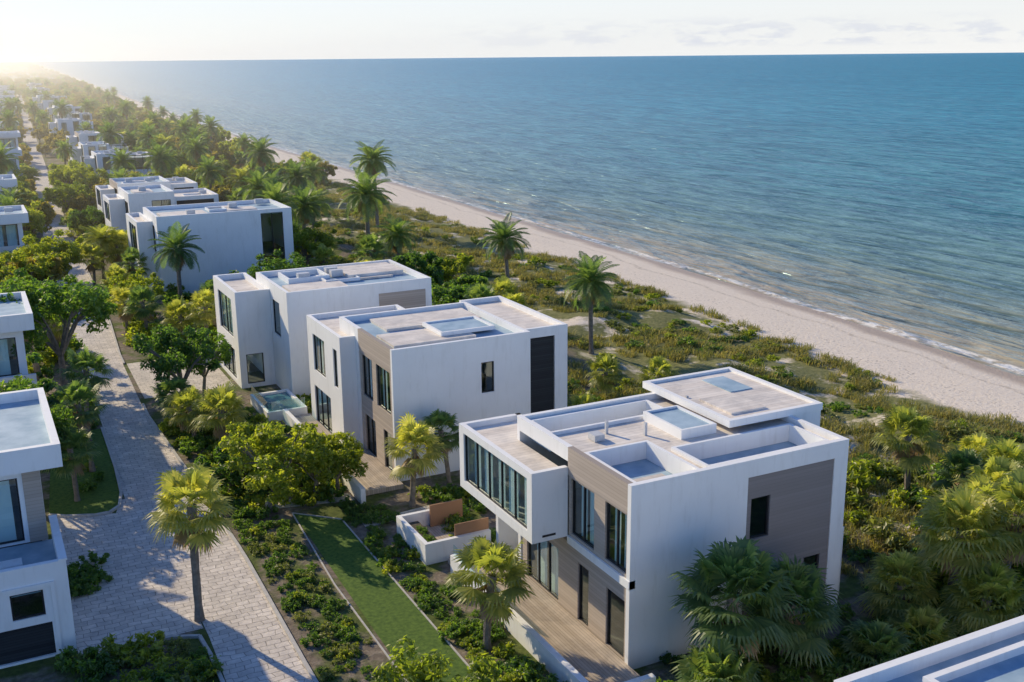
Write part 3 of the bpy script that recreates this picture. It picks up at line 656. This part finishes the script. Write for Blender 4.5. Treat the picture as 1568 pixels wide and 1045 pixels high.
for x,y,h,s,mt,v in [(7.0,44.7,5.2,1.12,'palmy',0),(20.0,51.9,3.5,1.0,'palmy',0),(17.2,36.6,3.0,1.1,'palmy',1),(12.2,63.6,3.5,1.0,'palmy',0),(23,53.6,4,.85,'palm',1),
    (39.8,63.4,2.5,.9,'palmy',0),(43.1,61.6,2,.9,'palmy',0),(33.6,56.2,1,.9,'palmy',0),(35,59,1,.9,'palmy',1),(42.9,38.2,3.5,1.05,'palmy',0),(5.3,71.5,5,1.0,'palm',0),(4.9,66,4.5,1.0,'palm',1),(3.6,61.6,3.5,.9,'palm',0),
    (46.5,35.0,2.5,1.1,'palmy',1),(48.5,38.5,2,1,'palmy',0),(45,36.5,2.0,.9,'palm',1),(43.5,33.5,2.0,1.1,'palmy',0),(47.5,32.5,1.5,1.1,'palmy',1),(50,36,2,1,'palmy',0),(11.3,67.5,3,.9,'palmy',0),(10.9,71,3,.9,'palm',1),(37.5,80,4,1,'palm',0),(39,77,3.5,1,'palmy',1),(15.5,93,3,1,'palmy',0),(13,97,3.5,1,'palm',1),
    (13.9,70.0,1.5,.9,'palmy',1),(5.5,95,3,1,'palmy',0),(11.8,101,3,1,'palmy',1),(12.4,112,3,1,'palmy',0),(14.8,118,3.5,1,'palm',0),(35.5,103,3,1,'palmy',1),(38,108,3.5,1.1,'palm',0),(34,113,3,1,'palmy',0),(41,116,3,1,'palm',1),(37,121,3,1,'palmy',0),(17,91,4,1,'palmy',1),(19,97,3.5,1,'palm',0),(42,84,3,1,'palmy',0),(11.6,124,3.5,1,'palmy',1)]:
    put('fan_palm_tree',fan(h,v,mt),x,y,s,tilt=.05)
for x,y,h,s in [(24.3,29.4,3.0,1.35),(27.7,30.3,2.0,1.2),(22.9,28.0,1.5,1.0),(37.2,30.2,3.0,1.25),(34.6,30.6,1.5,1.0),(39.3,29.2,3.5,1.15),(36.4,27.8,1.5,1.1),(31.0,28.4,.5,.9),(40.8,31.6,2.0,1.1),(33.4,28.2,.5,.9)]:
    put('fan_palm_tree',fan(h,5,'palm' if x<33 else 'palmy',54),x,y,s,tilt=.06)  # palms shaded by the house get lighter fronds, sunlight painted in
for x,y,h,s in [(44.2,72.9,6.0,1.0),(48.3,95.9,5.5,1.05),(43.3,123.9,5.5,1.35),(51,142,7.5,1.3),(47.8,190,6,1.3),(18.3,110.5,5,1.1),(38,150,6,1.1),(42,215,6,1.2),(46,240,6,1.2),(38,232,6,1.2),(49,265,6,1.3),(43,290,6,1.2),(-1,64,5.5,1.2),(36,178,6,1.1),(33,200,6,1.1),(55,300,6,1.2),(13,128,4.5,1),(45,160,6,1.1),(40,170,5,1.1),(52,175,5,1.1),(42.5,112,4.5,1.0),(36.5,128,6,1.1),(40,136,5,1.1)]:
    put('feather_palm_tree',feat(h,0,'palmy' if (x*7+y)%3<1 else 'palm'),x,y,s,tilt=.07)
for x,y,s,me in [(11.9,74.6,1.1,TREES[0]),(5.0,84,1.5,TREES[1]),(3.5,89,1.4,TREES[2]),(13.9,77.5,.8,TREES[3]),(12.9,55.0,1.1,TREESY[0]),(15.6,55.6,.85,TREESY[2]),(11.9,58.6,.75,LOW[1]),(17.0,55.8,.75,TREESY[1]),(12.2,30.2,.95,TREESY[2]),
    (10.6,28.0,.8,TREESY[0]),(14.6,29.6,.7,LOW[0]),(35.5,84,1.1,LOW[1]),(38.6,87,1.2,LOW[2]),(36,92,1.2,LOW[1]),(41.5,92,1.0,LOW[2]),(34.5,97,1.1,LOW[1]),(40.5,101,1.2,LOW[1]),(45,104,1,LOW[0]),(34,70,.9,LOW[1]),(35,66,.8,LOW[2]),(13.5,106,1.0,TREESY[1]),(15,132,1.1,TREESY[2]),(22,104,1.1,LOW[1]),(27,106,1.1,LOW[2]),(25,98,1.1,TREES[2]),(29,94,1,LOW[1]),(21,93,1,LOW[2]),(3,97,1.1,TREES[0]),(4,118,1.2,TREESY[0]),(0.5,66,1.2,TREES[3]),(1.2,61.5,1.1,TREES[2])]:
    put('broadleaf_tree',me,x,y,s)
gs=empty('garden_shrubs')
def scatter(n,xa,xb,ya,yb,meshes,smin,smax,parent,m=0.2,names='shrub',off=False):
    c=0
    for i in range(n*3):
        if c>=n: break
        y=R.uniform(ya,yb); x=R.uniform(xa,xb)+(axis_off(y) if off else 0)
        if not free(x,y,m): continue
        put(names,R.choice(meshes),x,y,R.uniform(smin,smax),parent=parent); c+=1
scatter(45,1.6,6.6,34,43.4,SH+SHY+SHN,.5,1.3,gs)
scatter(150,10.6,13.0,34,54,SH+SH+SHY[:2]+SHN,.18,.6,gs)
scatter(90,16.2,18.4,32,54,SH+SHY[:1],.3,.7,gs)
scatter(40,16.3,18.4,28,34,SH+SHY,.6,1.1,gs)
scatter(120,10.4,17.4,54.5,72,SH+SHY,.5,1.2,gs)
scatter(90,20.5,33,45.5,55,SH+SHY[:2],.5,1.1,gs)
scatter(45,19.8,32,70.4,73.6,SH+SHY,.5,1.1,gs)
scatter(60,32,38,24,33,SH,.7,1.3,gs)
scatter(60,36,52,26,42,SH+SHY+SHN,.8,1.7,gs)
scatter(40,21,33,24,32,SH,.6,1.1,gs)
scatter(30,2.2,6.2,74,82,SH+SHY[:1],.5,1.1,gs)
scatter(25,1.9,2.9,43.8,58,SH,.5,.9,gs)
for i in range(9): put('shrub',R.choice(SH),R.uniform(18.45,18.75),R.uniform(45.8,48.1),R.uniform(.2,.35),z=.75,parent=gs)
for i in range(45): put('shrub',R.choice(SH+SHY[:1]),R.uniform(22,33),R.uniform(28.5,32.0),R.uniform(.3,.8),parent=gs)
for i in range(10): put('shrub',R.choice(SH),R.uniform(2.1,3.6),R.uniform(49.5,54.5),R.uniform(.6,1.0),parent=gs)
for i in range(12): put('shrub',R.choice(SH+SHY),R.uniform(2.2,5.2),R.uniform(61,73),R.uniform(.4,.9),parent=gs)
scatter(240,10.6,34,86,210,SH+SHY,.8,2.0,gs)
scatter(160,-4,8,82,230,SH+SHY,.8,2.0,gs)
ds_=empty('dune_shrubs')
for i in range(2100):
    y=15+R.random()**1.2*235; c=coast(y); a=axis_off(y); x=R.uniform(33.5+a,c-14.8)
    if not free(x,y,.3): continue
    n=noise.noise(Vector((x*.12,y*.09,5)))
    t=(x-34-a)/(c-16-34-a)
    if n<-.15+.28*t and R.random()<.8: continue
    put('shrub',R.choice(SHY+SHN+SHN+SH[:3] if t>.3 else SH+SHY),x,y,R.uniform(.5,1.35),parent=ds_,sz=R.uniform(.4,.9))
def clump(seed,n=64,h=.6,w=.024,r0=.55):
    r=random.Random(seed);V=[];F=[]
    for i in range(n):
        a=r.uniform(0,6.28);q=r.random()**.5*r0;p=Vector((math.cos(a)*q,math.sin(a)*q,-.03)); b=r.uniform(0,6.28); l=h*r.uniform(.5,1.1); o=Vector((math.cos(b),math.sin(b),0)); s=Vector((-o.y,o.x,0))*w
        m=p+o*l*.15+Vector((0,0,l*.6)); e=p+o*l*.55+Vector((0,0,l*.85)); k=len(V)
        V+=[tuple(p-s),tuple(p+s),tuple(m+s*.8),tuple(m-s*.8),tuple(e)];F+=[(k,k+1,k+2,k+3),(k+3,k+2,k+4)]
    return mesh_from('grass_clump',[(V,F,0,M['dgrass'])])
GC=[clump(i) for i in range(4)]
gr=empty('dune_grass')
for i in range(6000):
    y=15+R.random()**1.3*200; c=coast(y); a=axis_off(y); x=R.uniform(34+a,c-14.2+R.uniform(0,1.2))
    if not free(x,y,.3): continue
    n=noise.noise(Vector((x*.16,y*.12,15)))
    if n<-.14: continue
    put('grass_clump',R.choice(GC),x,y,R.uniform(.7,1.4),parent=gr)
dv=empty('distant_trees')
fmix=[fan(3,0,'palmy'),fan(3,0,'palm'),feat(6,0,'palm')]
for i in range(2100):
    y=120+R.random()**1.5*900; a=axis_off(y); c=coast(y); x=R.uniform(-25+a,c-17)
    if not free(x,y,.5): continue
    if x>40+a and R.random()<.45: continue
    if y<200 and x>36+a: continue
    s=R.uniform(.7,1.4)
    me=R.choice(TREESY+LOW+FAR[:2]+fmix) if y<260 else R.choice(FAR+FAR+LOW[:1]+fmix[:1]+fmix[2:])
    put('tree',me,x,y,s,parent=dv)
for i in range(900):
    y=800*math.exp(R.random()*2.3); a=axis_off(y); c=coast(y); x=R.uniform(-60+a-y*.05,c-20)
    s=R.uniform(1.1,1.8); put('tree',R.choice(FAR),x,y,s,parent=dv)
for i in range(900):
    y=200+R.random()**1.3*700; a=axis_off(y); c=coast(y); x=R.uniform(34+a,c-15.5)
    if not free(x,y,.5): continue
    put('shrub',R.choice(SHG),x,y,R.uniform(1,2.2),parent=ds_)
# ---------------------------------------------------------------- haze over the far coast (real scattering volume)
mb=MB(); mb.box(-900,150,110,2600,-3,30)
hm=bpy.data.materials.new('coastal_haze'); hm.use_nodes=True; nt=hm.node_tree; nt.nodes.remove(nt.nodes['Principled BSDF'])
vs=N(nt,'ShaderNodeVolumeScatter'); vs.inputs['Color'].default_value=(1.0,.94,.80,1); vs.inputs['Density'].default_value=0.0009; vs.inputs['Anisotropy'].default_value=0.7
nt.links.new(vs.outputs[0],nt.nodes['Material Output'].inputs['Volume'])
mb.done('coastal_haze',hm)
# ---------------------------------------------------------------- light
AZ=-22.0; EL=26.0
w=bpy.data.worlds.new('World'); sc.world=w; w.use_nodes=True; nt=w.node_tree; bg=nt.nodes['Background']
sky=nt.nodes.new('ShaderNodeTexSky'); sky.sky_type='NISHITA'; sky.sun_disc=False; sky.sun_elevation=math.radians(EL); sky.sun_rotation=math.radians(AZ)
sky.air_density=1.0; sky.dust_density=0.5; sky.ozone_density=2.0
tc=nt.nodes.new('ShaderNodeTexCoord'); mp=nt.nodes.new('ShaderNodeMapping'); mp.inputs['Scale'].default_value=(22,22,90); nt.links.new(tc.outputs['Generated'],mp.inputs[0])
cn=noi(nt,mp.outputs[0],1.0,8,.65); sx=nt.nodes.new('ShaderNodeSeparateXYZ'); nt.links.new(tc.outputs['Generated'],sx.inputs[0])
z10=math_(nt,'MULTIPLY',sx.outputs[2],10.0)
haze=ramp(nt,math_(nt,'MULTIPLY',sx.outputs[2],2.0),[(0.0,0.95),(0.25,0.6),(0.6,0.0)])
sk2=mix(nt,1.0,sky.outputs[0],(0.5,0.72,1.1),'MULTIPLY')
hcol=mix(nt,ramp(nt,math_(nt,'MULTIPLY_ADD',sx.outputs[1],0.5,0.5),[(0.40,0.0),(0.72,1.0)]),(5.4,7.2,9.6),(6.5,6.45,6.3))  # horizon behind the camera made brighter and bluer, added fill for shaded walls
sk3=mix(nt,haze,sk2,hcol)
bandm=ramp(nt,z10,[(0.06,0.0),(0.11,1.0),(0.24,0.8),(0.34,0.0)])
cm=math_(nt,'MULTIPLY',math_(nt,'MULTIPLY',ramp(nt,cn,[(0.48,0.0),(0.58,0.8)]),bandm),ramp(nt,sx.outputs[0],[(0.35,0.0),(0.6,1.0)]))
skc=mix(nt,cm,sk3,(4.9,5.1,5.6)); nt.links.new(skc,bg.inputs[0]); bg.inputs[1].default_value=0.15
sl=bpy.data.lights.new('sun','SUN'); sl.energy=5.0; sl.angle=math.radians(.55); sl.color=(1.0,.83,.54)
so=link(bpy.data.objects.new('sun',sl)); az=math.radians(AZ);el=math.radians(EL)
sd=Vector((math.sin(az)*math.cos(el),math.cos(az)*math.cos(el),math.sin(el))); so.rotation_euler=sd.to_track_quat('Z','Y').to_euler()
# ---------------------------------------------------------------- camera
cam=bpy.data.cameras.new('camera'); co_=link(bpy.data.objects.new('camera',cam)); sc.camera=co_
F=1650; yaw=math.radians(26.86);p=math.atan(435/F);roll=math.radians(.55)
fw=Vector((math.sin(yaw)*math.cos(p),math.cos(yaw)*math.cos(p),-math.sin(p))); r=Vector((math.cos(yaw),-math.sin(yaw),0)); u=r.cross(fw)
r2=r*math.cos(roll)-u*math.sin(roll); u2=r*math.sin(roll)+u*math.cos(roll)
m=Matrix((r2,u2,-fw)).transposed().to_4x4(); m.translation=Vector((0,0,24)); co_.matrix_world=m
cam.sensor_width=36; cam.lens=F/1568*36; cam.clip_end=100000; cam.clip_start=.5
